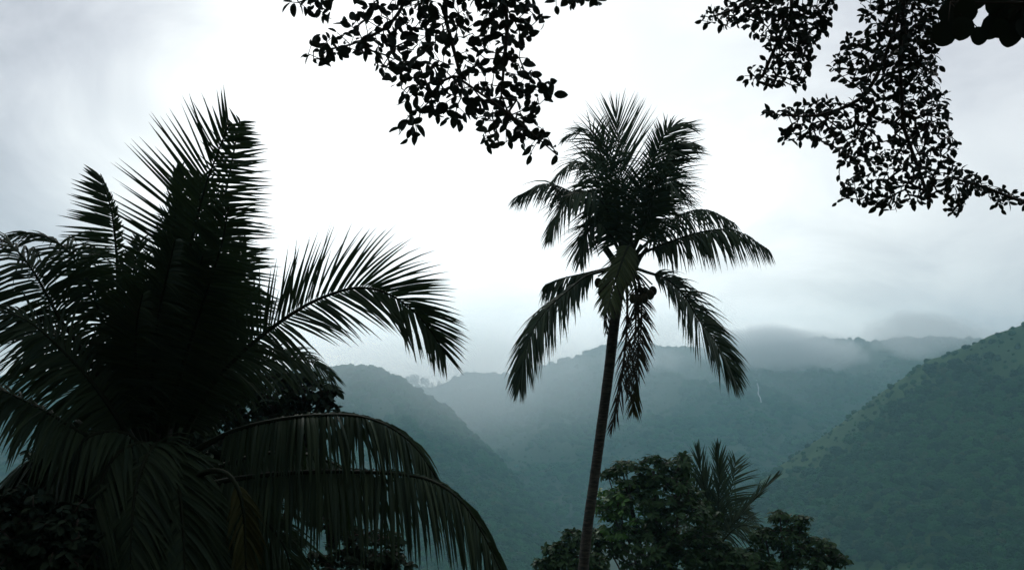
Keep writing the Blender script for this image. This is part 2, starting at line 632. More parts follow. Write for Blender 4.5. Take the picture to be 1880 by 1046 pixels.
# ------------------------------------------------------------------ palms
def frond(root, ctrl, N0, N1, L, n, a0=62, a1=28, droop=.6, width=.042, start=.16, sides=(1, 1), mat=None, rmat=None,
          single=0, lift=.12, rad=(.045, .006), jit=1.0, dens=1.35, clump=7, label=None, name='frond', taper=.35):
    """One feather leaf: ctrl = (px, py, depth) points of its midrib; N = facing of its upper side in (right, up, to viewer)."""
    mat = mat or M['palm']
    K = 48
    n = int(n * dens)
    width *= .84
    C = spline([at(*c) for c in ctrl], K)
    b = MB()
    b.tube(C, [rad[0] + (rad[1] - rad[0]) * (i / (K - 1)) ** .7 for i in range(K)], 5)
    fr = b.build(name, rmat or M['rachis'], root, True)
    if label:
        fr['label'] = label
    NA, NB = ax(*N0), ax(*N1)
    many = MB()
    made = 0
    sd = rng.random() * 100
    order = []
    for i in range(n):
        for s in (1, -1):
            order.append((i, s))
    picks = set()
    if single:
        step = len(order) / single
        picks = {int(x * step) for x in range(single)}
    G = Vector((0, 0, -1))
    for q, (i, s) in enumerate(order):
        sc = sides[0] if s > 0 else sides[1]
        if sc <= 0 or rng.random() < .03 * jit:
            continue
        u = (i + .5 + rng.uniform(-.3, .3)) / n
        t = start + (1 - start) * u
        f = t * (K - 1)
        j = min(K - 2, int(f))
        p = C[j].lerp(C[j + 1], f - j)
        T = (C[min(j + 2, K - 1)] - C[max(j - 1, 0)]).normalized()
        N = NA.lerp(NB, t)
        N = (N - T * N.dot(T)).normalized()
        S = T.cross(N) * s
        cl = noise.noise(Vector((i / n * clump * 2.0 + sd, s * 9.1, sd)))
        a1s = a1 if not isinstance(a1, tuple) else (a1[0] if s > 0 else a1[1])
        a = R(a0 + (a1s - a0) * u ** 1.9 + jit * (cl * 16 + rng.gauss(0, 2.6)))
        prof = taper + (1 - taper) * max(0, 1 - ((u - .42) / .58) ** 2) if u > .42 else .5 + .5 * max(0, 1 - ((u - .42) / .42) ** 2)
        ll = L * prof * sc * rng.uniform(.86, 1.08)
        if rng.random() < .05 * jit:
            ll *= rng.uniform(.45, .8)
        d = (S * math.sin(a) + T * math.cos(a) + N * (lift + jit * rng.gauss(0, .10))).normalized()
        dr = droop * rng.uniform(.75, 1.25) * (1 + .5 * jit * cl)
        wv = (T - d * T.dot(d)).normalized()
        wv = (wv + N * rng.gauss(0, .35)).normalized()
        st = [0, .08, .3, .55, .8, 1]
        wd = [.28, .8, 1, .82, .42, .04]
        pp, dd, prev = p.copy(), d.copy(), 0
        vs, fs = [], []
        for e, x in enumerate(st):
            if e:
                dd = (d + G * (dr * (x ** (1.3 if droop < .8 else .75)))).normalized()
                pp = pp + dd * (ll * (x - prev))
            prev = x
            wvv = (wv - dd * wv.dot(dd)).normalized()
            fold = wvv.cross(dd) * (.28 * width * wd[e])
            vs += [pp - wvv * (width * .5 * wd[e]) + fold, pp, pp + wvv * (width * .5 * wd[e]) + fold]
            if e:
                o_ = (e - 1) * 3
                fs += [(o_, o_ + 1, o_ + 4, o_ + 3), (o_ + 1, o_ + 2, o_ + 5, o_ + 4)]
        if q in picks:
            lb = MB()
            lb.add(vs, fs)
            lb.build('leaflet', mat, fr, True, origin=p)
        else:
            many.add(vs, fs)
    if many.v:
        lo = many.build('leaflets', mat, fr, True)
        lo['kind'] = 'stuff'
    return fr


def palm_trunk(root, pts, rad, ring=.10, sides=14):
    C = spline(pts, int(sum((Vector(pts[i + 1]) - Vector(pts[i])).length for i in range(len(pts) - 1)) / (ring / 3)))
    n = len(C)
    rr = []
    for i in range(n):
        t = i / (n - 1) * (len(rad) - 1)
        j = min(len(rad) - 2, int(t))
        r = rad[j] + (rad[j + 1] - rad[j]) * (t - j)
        rr.append(r * (1.0 + .035 * noise.noise(Vector((i * .83, 7, 2))) * (1 + (i % 3 == 0)) + .045 * noise.noise(Vector((i * .11, 3, 1)))))
    b = MB()
    b.tube(C, rr, sides)
    return b.build('trunk', M['trunk'], root, False)


# --- the big dark palm by the camera ---------------------------------------
D1 = 12.0
c1 = at(295, 840, D1)
base1 = Vector((c1.x - .25, c1.y + .1, ground_z(c1.x - .25, c1.y + .1) - .15))
palm1 = empty('coconut_palm', base1, 'huge near coconut palm, almost black, with tall upright fronds and one arching across the sky', 'palm tree', 'coconut palms')
palm_trunk(palm1, [base1, base1.lerp(c1, .5) + Vector((-.06, 0, 0)), c1, c1 + Vector((.02, 0, .35))], [.24, .19, .17, .10])


def px_list(lst, d0, d1):
    n = len(lst)
    return [(x, y, d0 + (d1 - d0) * i / (n - 1)) for i, (x, y) in enumerate(lst)]


def F1(lst, d0, d1, N0, N1, Lpx, n, **kw):
    kw.setdefault('rad', (.05, .008))
    return frond(palm1, px_list(lst, D1 + d0, D1 + d1), N0, N1, Lpx / FPX * (D1 + d1 * .6), n, **kw)


# upright fronds
F1([(290, 835), (312, 660), (342, 490), (372, 360), (398, 285), (422, 226)], 0, -.3, (0.1, 0, 1), (-.25, .1, 1), 205, 76, a0=86, a1=(64, 34), droop=.06, single=140, lift=.04, taper=.34, dens=1.0, width=.046, jit=.7, sides=(.78, 1.0), label='tallest upright frond')
F1([(300, 835), (345, 640), (388, 460), (418, 335), (440, 222)], .1, .2, (.3, 0, .9), (.5, .1, .8), 118, 62, a0=88, a1=(64, 40), droop=.10, lift=.05, taper=.25, dens=1.0, width=.046, jit=.7)
F1([(285, 835), (300, 640), (315, 460), (330, 312)], .2, .6, (.4, .0, 1), (.6, .1, .8), 62, 70, a0=50, a1=16, droop=.05, start=.3)
F1([(292, 835), (330, 690), (372, 560), (405, 455), (420, 380)], .0, -.8, (.2, .3, 1), (.2, .6, .9), 120, 66, a0=84, a1=50, droop=.30)
F1([(282, 835), (280, 700), (292, 580), (308, 500), (322, 440)], .0, -.9, (-.2, .2, 1), (-.2, .4, 1), 100, 66, a0=80, a1=40, droop=.28)
F1([(300, 835), (340, 700), (390, 590), (430, 500), (452, 462)], .2, 1.0, (.3, .6, .6), (.6, .8, .3), 135, 66, a0=74, a1=34, droop=.55)
F1([(300, 840), (350, 720), (400, 620), (440, 560), (475, 540)], .3, 1.3, (.2, .8, .5), (.6, .8, .2), 110, 60, a0=72, a1=34, droop=.6)
F1([(290, 835), (318, 680), (345, 540), (362, 420), (368, 330)], .4, .9, (.1, 0, 1), (.1, .1, 1), 105, 80, a0=80, a1=36, droop=.10, start=.3)
F1([(285, 835), (305, 700), (335, 600), (360, 520), (372, 470)], .1, -.6, (.1, .2, 1), (.1, .4, .9), 120, 80, a0=80, a1=44, droop=.25, start=.2)
F1([(290, 835), (340, 720), (372, 640), (396, 570), (410, 520)], .2, .6, (.3, .3, .9), (.4, .5, .8), 125, 80, a0=80, a1=44, droop=.35, start=.2)
F1([(280, 835), (262, 740), (250, 660), (252, 590), (262, 540)], .1, -.6, (-.2, .2, 1), (-.2, .4, .9), 115, 80, a0=80, a1=44, droop=.3, start=.2)
# small frond standing apart on the left
F1([(272, 840), (240, 690), (218, 560), (214, 470), (204, 385), (184, 325)], .4, 1.2, (-.1, 0, 1), (-.1, .1, 1), 112, 40, a0=92, a1=20, droop=.04, sides=(.2, 1.0), start=.50, jit=.6, width=.05)
F1([(276, 840), (255, 700), (240, 580), (245, 500), (258, 440)], .3, .9, (-.4, 0, .9), (-.4, .2, .9), 72, 62, a0=72, a1=44, droop=.25, start=.3)
# left arching fronds
F1([(265, 840), (215, 690), (187, 590), (168, 530), (142, 483), (108, 447), (62, 428), (22, 430)], .2, .2, (-.4, .9, .15), (-.1, .95, .2), 125, 74, a0=68, a1=26, droop=.95, start=.2)
F1([(262, 842), (180, 690), (110, 585), (62, 500), (22, 452), (-30, 425)], -.1, -.5, (-.5, .85, .2), (-.3, .9, .25), 195, 80, a0=72, a1=32, droop=1.1, start=.12)
F1([(262, 842), (190, 730), (120, 650), (50, 590), (-30, 560)], -.2, -.9, (-.3, .9, .4), (-.3, .9, .4), 150, 70, a0=66, a1=34, droop=.9, start=.15)
F1([(262, 842), (215, 770), (150, 700), (90, 640), (40, 600)], .3, 1.2, (-.2, .9, .4), (-.3, .9, .4), 150, 66, a0=62, a1=34, droop=.9, start=.1)
F1([(305, 872), (225, 832), (140, 790), (75, 752), (0, 716), (-70, 692)], -.3, -1.3, (0, .9, .4), (0, .9, .4), 150, 84, a0=70, a1=50, droop=1.6, width=.055)
F1([(270, 850), (200, 830), (120, 826), (50, 850), (0, 900)], -.2, -.8, (0, 1, .3), (-.4, .8, .3), 150, 74, a0=64, a1=40, droop=1.5, width=.05)
F1([(280, 870), (210, 890), (150, 930), (110, 990), (90, 1060)], -.4, -1.6, (-.5, .7, .5), (-.8, .3, .5), 150, 74, a0=60, a1=34, droop=1.3, width=.055)
F1([(285, 870), (250, 900), (225, 960), (215, 1050)], -.4, -1.6, (-.5, .5, .7), (-.6, .2, .8), 150, 66, a0=60, a1=34, droop=1.2, width=.055)
F1([(290, 845), (290, 815), (270, 840), (250, 900), (242, 980), (240, 1080)], -.3, -2.0, (-.2, .8, .5), (-.3, .2, 1), 160, 70, a0=60, a1=34, droop=1.0, width=.06)
F1([(298, 845), (306, 820), (320, 850), (332, 920), (338, 1000), (340, 1080)], -.3, -1.9, (.2, .8, .5), (.3, .2, 1), 150, 70, a0=60, a1=34, droop=1.0, width=.06)
F1([(285, 845), (262, 815), (215, 835), (180, 900), (165, 980), (160, 1070)], -.3, -1.8, (-.3, .8, .5), (-.5, .3, .9), 170, 74, a0=62, a1=34, droop=1.1, width=.06)
F1([(302, 850), (335, 830), (375, 860), (398, 930), (405, 1010), (405, 1080)], .1, .4, (.3, .8, .5), (.5, .3, .9), 140, 70, a0=62, a1=34, droop=1.1, width=.06)
F1([(280, 850), (235, 800), (170, 800), (110, 860), (80, 940), (60, 1040)], -.2, -1.4, (-.3, .9, .4), (-.6, .4, .8), 180, 80, a0=64, a1=34, droop=1.2, width=.06)
# right fronds
F1([(315, 838), (385, 715), (440, 652), (500, 601), (560, 561), (610, 539), (655, 528), (702, 535), (746, 560), (786, 600), (816, 646)], 0, -.2,
   (-.35, .55, .9), (-.1, .5, 1), 156, 122, a0=64, a1=(26, 20), droop=.32, single=150, start=.18, width=.041, dens=1.0, label='long frond arching to the right', clump=6)
F1([(318, 842), (370, 745), (430, 690), (500, 660), (560, 660), (610, 690)], .5, 1.3, (0, .9, .4), (.4, .8, .4), 110, 60, a0=66, a1=34, droop=.9)
F1([(320, 848), (420, 795), (515, 770), (600, 762), (662, 765), (716, 784), (762, 820), (798, 872)], -.1, -.5, (0, .95, .25), (.4, .8, .3), 160, 96, a0=78, a1=30, droop=2.4, start=.2, lift=.22, width=.05)
F1([(318, 905), (430, 880), (540, 868), (640, 866), (738, 871), (800, 886), (852, 926), (890, 986), (920, 1050)], -.4, -1.0, (0, .95, .25), (.5, .7, .4), 190, 110, a0=78, a1=28, droop=2.6, start=.14, lift=.22, width=.05)
F1([(315, 900), (420, 850), (520, 830), (610, 850), (680, 900)], .3, .8, (0, .95, .3), (.4, .8, .3), 160, 80, a0=76, a1=34, droop=2.2, start=.16, width=.05)
F1([(322, 910), (365, 872), (402, 864), (430, 884), (447, 938), (452, 1060)], -.9, -1.5, (.1, .8, .7), (.7, .2, .7), 75, 22, a0=50, a1=28, droop=1.0, start=.5, mat=M['yellow'], label='dull yellowing frond hanging in the shade')
F1([(300, 900), (330, 930), (350, 990), (360, 1070)], -.6, -1.5, (.3, .5, .8), (.5, .2, .8), 130, 60, a0=56, a1=30, droop=1.2, width=.055)
F1([(312, 890), (400, 900), (470, 940), (520, 1000), (540, 1070)], .2, .4, (.2, .8, .5), (.7, .4, .5), 150, 66, a0=60, a1=34, droop=1.3)
F1([(270, 880), (150, 880), (60, 930), (0, 1000)], .4, 1.0, (0, .9, .3), (-.5, .7, .4), 170, 70, a0=62, a1=36, droop=1.5, width=.055)

# --- the tall middle palm ---------------------------------------------------
D2 = 22.0
tr2 = [(1068, 1120), (1075, 1000), (1091, 880), (1106, 770), (1118, 680), (1127, 600), (1138, 530), (1148, 480)]
tp = [at(x, y, D2 + .6 * (y - 480) / 600) for x, y in tr2]
foot2 = tp[0] + (tp[0] - tp[1]) * 2.0
foot2.z = ground_z(foot2.x, foot2.y) - .15
palm2 = empty('coconut_palm', foot2, 'tall slender coconut palm with leaning bare trunk in the middle, coconuts under its crown', 'palm tree', 'coconut palms')
palm_trunk(palm2, [foot2] + tp, [.20, .145, .130, .122, .116, .112, .112, .116, .10])


def F2(lst, d0, d1, N0, N1, Lpx, n, **kw):
    kw.setdefault('rad', (.042, .007))
    kw.setdefault('width', .044 if kw.get('droop', 0) < .8 else .052)
    kw.setdefault('dens', 1.0 if kw.get('droop', 0) < .8 else 1.25)
    return frond(palm2, px_list(lst, D2 + d0, D2 + d1), N0, N1, Lpx * 1.28 / FPX * D2, n, **kw)


F2([(1150, 476), (1146, 400), (1140, 310), (1131, 212)], 0, .4, (0, 0, 1), (.1, .1, 1), 104, 60, a0=46, a1=12, droop=.03, lift=.0, width=.038)
F2([(1150, 476), (1134, 390), (1118, 310), (1104, 250)], .2, 1.0, (-.3, 0, .9), (-.3, .2, .9), 76, 50, a0=42, a1=14, droop=.10, lift=.0)
F2([(1148, 474), (1124, 380), (1104, 290), (1080, 240), (1040, 250)], .2, .5, (-.5, .6, .3), (-.1, .95, .2), 66, 66, a0=56, a1=24, droop=.95, dens=1.05, width=.042)
F2([(1146, 472), (1112, 370), (1082, 312), (1056, 298), (1020, 326)], -.1, -.5, (-.6, .6, .3), (-.2, .95, .2), 66, 66, a0=58, a1=26, droop=1.0, dens=1.05, width=.042)
F2([(1142, 470), (1112, 410), (1080, 372), (1043, 350), (1002, 338), (950, 360)], .1, -.3, (-.4, .9, .2), (-.1, .95, .3), 66, 66, a0=62, a1=26, droop=1.4, start=.3, lift=.15)
F2([(1145, 470), (1122, 400), (1095, 360), (1065, 352), (1040, 368), (1010, 430)], -.3, -.9, (-.4, .9, .3), (-.8, .5, .3), 72, 66, a0=62, a1=26, droop=1.2)
F2([(1142, 472), (1116, 425), (1094, 412), (1076, 432), (1066, 476)], -.4, -1.0, (-.4, .8, .4), (-.8, .4, .4), 60, 54, a0=58, a1=28, droop=1.0)
F2([(1155, 472), (1176, 410), (1192, 335), (1209, 270), (1233, 234), (1264, 232)], .2, .2, (.7, .4, .6), (.3, .9, .4), 64, 58, a0=54, a1=24, droop=.55, sides=(1, .7))
F2([(1158, 472), (1188, 400), (1216, 310), (1240, 268), (1272, 266)], -.1, -.6, (.8, .5, .4), (.5, .85, .2), 66, 60, a0=58, a1=26, droop=.95)
F2([(1136, 486), (1108, 494), (1068, 503), (1028, 512), (1002, 522)], .3, 1.2, (0, .95, .3), (-.2, .95, .3), 66, 50, a0=70, a1=40, droop=2.4, start=.35)
F2([(1138, 490), (1106, 498), (1076, 508), (1044, 533), (1006, 566), (980, 604), (965, 648), (955, 704)], -.2, -.4, (0, .95, .3), (-.8, .35, .4), 84, 80, a0=72, a1=32, droop=1.5, start=.22, width=.06, dens=1.5)
F2([(1155, 472), (1176, 410), (1192, 335), (1209, 270), (1233, 234), (1264, 232)], .2, .2, (.5, .4, .8), (.2, .9, .4), 80, 60, a0=62, a1=28, droop=.35, sides=(1, .40))
F2([(1158, 472), (1188, 400), (1216, 310), (1240, 268), (1272, 264)], -.1, -.6, (.6, .4, .7), (.5, .8, .4), 78, 58, a0=62, a1=28, droop=.50, sides=(1, .45))
F2([(1158, 470), (1190, 390), (1212, 340), (1228, 330), (1250, 360)], -.3, -1.1, (.4, .6, .7), (.7, .5, .5), 78, 60, a0=66, a1=30, droop=.6)
F2([(1160, 474), (1184, 450), (1230, 409), (1265, 389), (1303, 387), (1348, 409)], .2, .9, (0, .95, .3), (.3, .9, .3), 64, 62, a0=72, a1=30, droop=2.0, start=.22)
F2([(1160, 478), (1186, 462), (1240, 440), (1298, 424), (1352, 424), (1410, 458)], -.1, -.5, (0, .95, .3), (.2, .95, .3), 72, 70, a0=72, a1=28, droop=2.2, start=.16)
F2([(1160, 490), (1186, 499), (1222, 512), (1254, 540), (1280, 582), (1318, 634), (1350, 698)], -.2, -.5, (0, .95, .3), (.75, .4, .4), 88, 88, a0=72, a1=34, droop=.70, start=.15, width=.062, dens=1.6)
F2([(1152, 470), (1158, 452), (1152, 456), (1140, 485), (1124, 535), (1116, 570)], -.5, -2.2, (0, .8, .6), (-.1, .2, 1), 46, 40, a0=56, a1=26, droop=.9, mat=M['palm_lit'], start=.25, label='short frond bending toward the viewer, painted a lit green')
F2([(1154, 474), (1164, 400), (1176, 340), (1180, 310)], -.3, -1.2, (.2, .3, .9), (.2, .5, .8), 78, 56, a0=66, a1=34, droop=.35)
# dead fronds hanging along the trunk
DEAD = dict(mat=M['dry'], rmat=M['dry'], name='dead_frond', jit=1.7)
F2([(1152, 496), (1166, 520), (1168, 570), (1164, 640), (1155, 725)], -.3, -.4, (.3, 0, 1), (.2, 0, 1), 46, 38, a0=46, a1=12, droop=.45, dens=1.0, start=.10, width=.04, **DEAD)
F2([(1156, 496), (1174, 520), (1178, 580), (1174, 640), (1166, 712)], -.1, .1, (.2, 0, 1), (.3, 0, 1), 42, 38, a0=42, a1=12, droop=.45, dens=1.0, start=.12, width=.04, **DEAD)
F2([(1148, 500), (1152, 560), (1148, 640), (1138, 720), (1124, 785)], -.4, -.5, (.2, 0, 1), (.2, 0, 1), 46, 34, a0=22, a1=6, droop=.25, dens=1.0, start=.25, width=.04, **DEAD)
F2([(1154, 498), (1170, 540), (1172, 620), (1168, 700), (1163, 752)], .1, .0, (.1, .1, 1), (.1, 0, 1), 36, 16, a0=22, a1=16, droop=.3, start=.80, mat=M['yellow'], rmat=M['dry'], name='dead_frond', label='dead frond with a yellow brown tip')
F2([(1136, 498), (1118, 512), (1113, 550), (1114, 610)], -.2, -.2, (-.3, .1, .9), (-.2, 0, 1), 26, 20, a0=20, a1=8, droop=.3, dens=1.0, start=.3, width=.035, **DEAD)
# leaf bases and coconuts
b = MB()
C = spline([at(1141, 530, D2), at(1146, 500, D2), at(1150, 470, D2), at(1151, 430, D2), at(1150, 395, D2)], 16)
b.tube(C, [(.12, .15, .20, .24, .26, .26, .24, .22, .20, .17, .14, .12, .10, .08, .06, .04)[q] * (1 + .18 * noise.noise(Vector((q * .9, 4, 4)))) for q in range(16)], 9)
b.build('leaf_sheath', M['rachis'], palm2, True)
for q in range(7):
    a = q / 7 * 6.28
    b = MB()
    p0 = at(1148, 492, D2) + Vector((math.cos(a) * .17, math.sin(a) * .17, -.1))
    b.tube(spline([p0, p0 + Vector((math.cos(a) * .12, math.sin(a) * .12, .28)), p0 + Vector((math.cos(a) * .32, math.sin(a) * .32, .55))], 6), [.07, .065, .06, .05, .045, .04], 6)
    b.build('leaf_base', M['rachis'], palm2, True)
NUTS = [(1098, 519, -.3), (1112, 528, -.5), (1104, 536, -.1), (1193, 541, -.4), (1182, 548, -.6), (1172, 552, -.7), (1198, 534, 0), (1184, 536, -.1), (1162, 548, -.8), (1120, 516, -.6)]
for (x, y, dz) in NUTS:
    c = at(x, y, D2 + dz)
    b = MB()
    vs, fs = [], []
    for j in range(9):
        th = math.pi * j / 8
        for i in range(10):
            a = 2 * math.pi * i / 10
            r = math.sin(th) * (.088 + .010 * math.cos(3 * a))
            vs.append(c + Vector((r * math.cos(a), r * math.sin(a), .112 * math.cos(th))))
    for j in range(8):
        for i in range(10):
            i2 = (i + 1) % 10
            fs.append((j * 10 + i, (j + 1) * 10 + i, (j + 1) * 10 + i2, j * 10 + i2))
    b.add(vs, fs)
    top = c + Vector((0, 0, .14))
    b.tube(spline([top, top.lerp(at(1150, 500, D2), .5) + Vector((0, 0, .12)), at(1150, 498, D2)], 6), .018, 4)
    b.build('coconut', M['nut'], palm2, True)

# --- the small far palm behind the trees -----------------------------------
D3 = 40.0
c3 = at(1312, 1000, D3)
foot3 = Vector((c3.x + .3, c3.y + .2, ground_z(c3.x + .3, c3.y + .2) - .15))
palm3 = empty('coconut_palm', foot3, 'small distant coconut palm rising out of the leafy trees, one frond pointing right', 'palm tree', 'coconut palms')
palm_trunk(palm3, [foot3, foot3.lerp(c3, .6) + Vector((.1, 0, 0)), c3], [.22, .18, .15])


def F3(lst, d0, d1, N0, N1, Lpx, n, **kw):
    return frond(palm3, px_list(lst, D3 + d0, D3 + d1), N0, N1, Lpx / FPX * D3, n, width=.075, rad=(.05, .01), mat=M['palm'], dens=1.0, **kw)


F3([(1312, 1000), (1300, 930), (1288, 870), (1279, 824)], 0, .5, (0, 0, 1), (0, 0, 1), 58, 44, a0=26, a1=8, droop=.05)
F3([(1312, 1000), (1318, 930), (1320, 870), (1315, 822)], 0, -.5, (.2, 0, 1), (.2, 0, 1), 60, 44, a0=28, a1=8, droop=.05)
F3([(1314, 1000), (1332, 930), (1346, 880), (1350, 846)], .2, .8, (.4, .2, .8), (.4, .2, .8), 70, 44, a0=66, a1=30, droop=.25)
F3([(1312, 1000), (1296, 940), (1272, 890), (1250, 862)], .2, .8, (-.4, .2, .8), (-.4, .3, .8), 60, 40, a0=60, a1=24, droop=.2)
F3([(1316, 1002), (1348, 958), (1390, 910), (1428, 872)], 0, -.6, (-.2, .7, .15), (-.3, .8, .1), 40, 46, a0=26, a1=10, droop=.15)
F3([(1316, 1004), (1352, 968), (1382, 968), (1402, 1000)], -.2, -.8, (.1, .9, .4), (.6, .6, .4), 62, 44, a0=62, a1=28, droop=.8)
F3([(1308, 1004), (1276, 968), (1246, 970), (1222, 1004)], -.2, -.9, (-.1, .9, .4), (-.6, .6, .4), 62, 44, a0=62, a1=28, droop=.8)
F3([(1314, 1000), (1336, 950), (1358, 930), (1376, 940)], .3, 1.0, (.2, .8, .5), (.6, .7, .4), 60, 40, a0=64, a1=30, droop=.7)


# ------------------------------------------------------------------ leaves, branches and leafy trees
def leaf_shape(kind):
    """Verts and faces of one leaf lying along +Y, length 1, folded on its midrib."""
    if kind == 'ovate':
        st = [(0, .02), (.08, .14), (.26, .26), (.50, .29), (.74, .23), (.90, .12), (1.0, .01)]
    elif kind == 'round':
        st = [(0, .04), (.06, .24), (.22, .42), (.48, .50), (.76, .43), (.90, .30), (.97, .17), (1.0, .03)]
    else:
        st = [(0, .02), (.15, .10), (.45, .19), (.70, .21), (.90, .12), (1.0, .01)]
    vs, fs = [], []
    for y, x in st:
        z = -.18 * y * y
        vs += [Vector((-x, y, z + x * .28)), Vector((0, y, z)), Vector((x, y, z + x * .28))]
    for e in range(len(st) - 1):
        o_ = e * 3
        fs += [(o_, o_ + 1, o_ + 4, o_ + 3), (o_ + 1, o_ + 2, o_ + 5, o_ + 4)]
    return vs, fs


LEAVES = {k_: leaf_shape(k_) for k_ in ('ovate', 'round', 'long')}


def leaf_frame(d, nrm):
    y = d.normalized()
    z = (nrm - y * nrm.dot(y))
    z = z.normalized() if z.length > 1e-4 else y.orthogonal().normalized()
    x = y.cross(z)
    return Matrix((x, y, z)).transposed()


def inside(poly, x, y):
    c = False
    j = len(poly) - 1
    for i in range(len(poly)):
        xi, yi = poly[i]
        xj, yj = poly[j]
        if (yi > y) != (yj > y) and x < (xj - xi) * (y - yi) / (yj - yi) + xi:
            c = not c
        j = i
    return c


def skeleton(start_paths, pts, step):
    """Twigs joining every point to the nearest wood grown so far; returns nodes, parents."""
    nodes, par = [], []
    for path in start_paths:
        last = path[0] if isinstance(path[0], int) else -1
        seq = path[1:] if isinstance(path[0], int) else path
        for p in seq:
            nodes.append(Vector(p))
            par.append(last)
            last = len(nodes) - 1
    wood = len(nodes)
    arr = np.array([tuple(n_) for n_ in nodes])
    dist = np.array([np.min(np.linalg.norm(arr - np.array(tuple(p)), axis=1)) for p in pts])
    tips = []
    for q in np.argsort(dist):
        p = pts[q]
        dd = np.linalg.norm(arr - np.array(tuple(p)), axis=1)
        j = int(np.argmin(dd))
        a = nodes[j]
        m_ = max(1, int(dd[j] / step))
        last = j
        new = []
        for e in range(1, m_ + 1):
            v = a.lerp(p, e / m_)
            if e < m_:
                v += Vector((rng.gauss(0, 1), rng.gauss(0, 1), rng.gauss(0, 1))) * step * .10
            nodes.append(v)
            par.append(last)
            last = len(nodes) - 1
            new.append(tuple(v))
        arr = np.vstack([arr, np.array(new)])
        tips.append((last, j))
    return nodes, par, tips, wood


def wood_mesh(nodes, par, r_tip, r_max, power=.42, sides=5):
    n = len(nodes)
    load = [1.0] * n
    for i in range(n - 1, -1, -1):
        if par[i] >= 0:
            load[par[i]] += load[i]
    rad = [min(r_max, r_tip * load[i] ** power) for i in range(n)]
    kids = [[] for _ in range(n)]
    for i in range(n):
        if par[i] >= 0:
            kids[par[i]].append(i)
    b = MB()
    done = set()
    starts = [i for i in range(n) if par[i] < 0]
    stack = [(None, s) for s in starts]
    while stack:
        p0, i = stack.pop()
        chain, rr = ([nodes[p0]], [min(rad[p0], rad[i] * 1.3)]) if p0 is not None else ([], [])
        while True:
            chain.append(nodes[i])
            rr.append(rad[i])
            ks = sorted(kids[i], key=lambda q: -load[q])
            if not ks:
                break
            for q in ks[1:]:
                stack.append((i, q))
            i = ks[0]
        if len(chain) > 1:
            b.tube(chain, rr, sides)
    return b


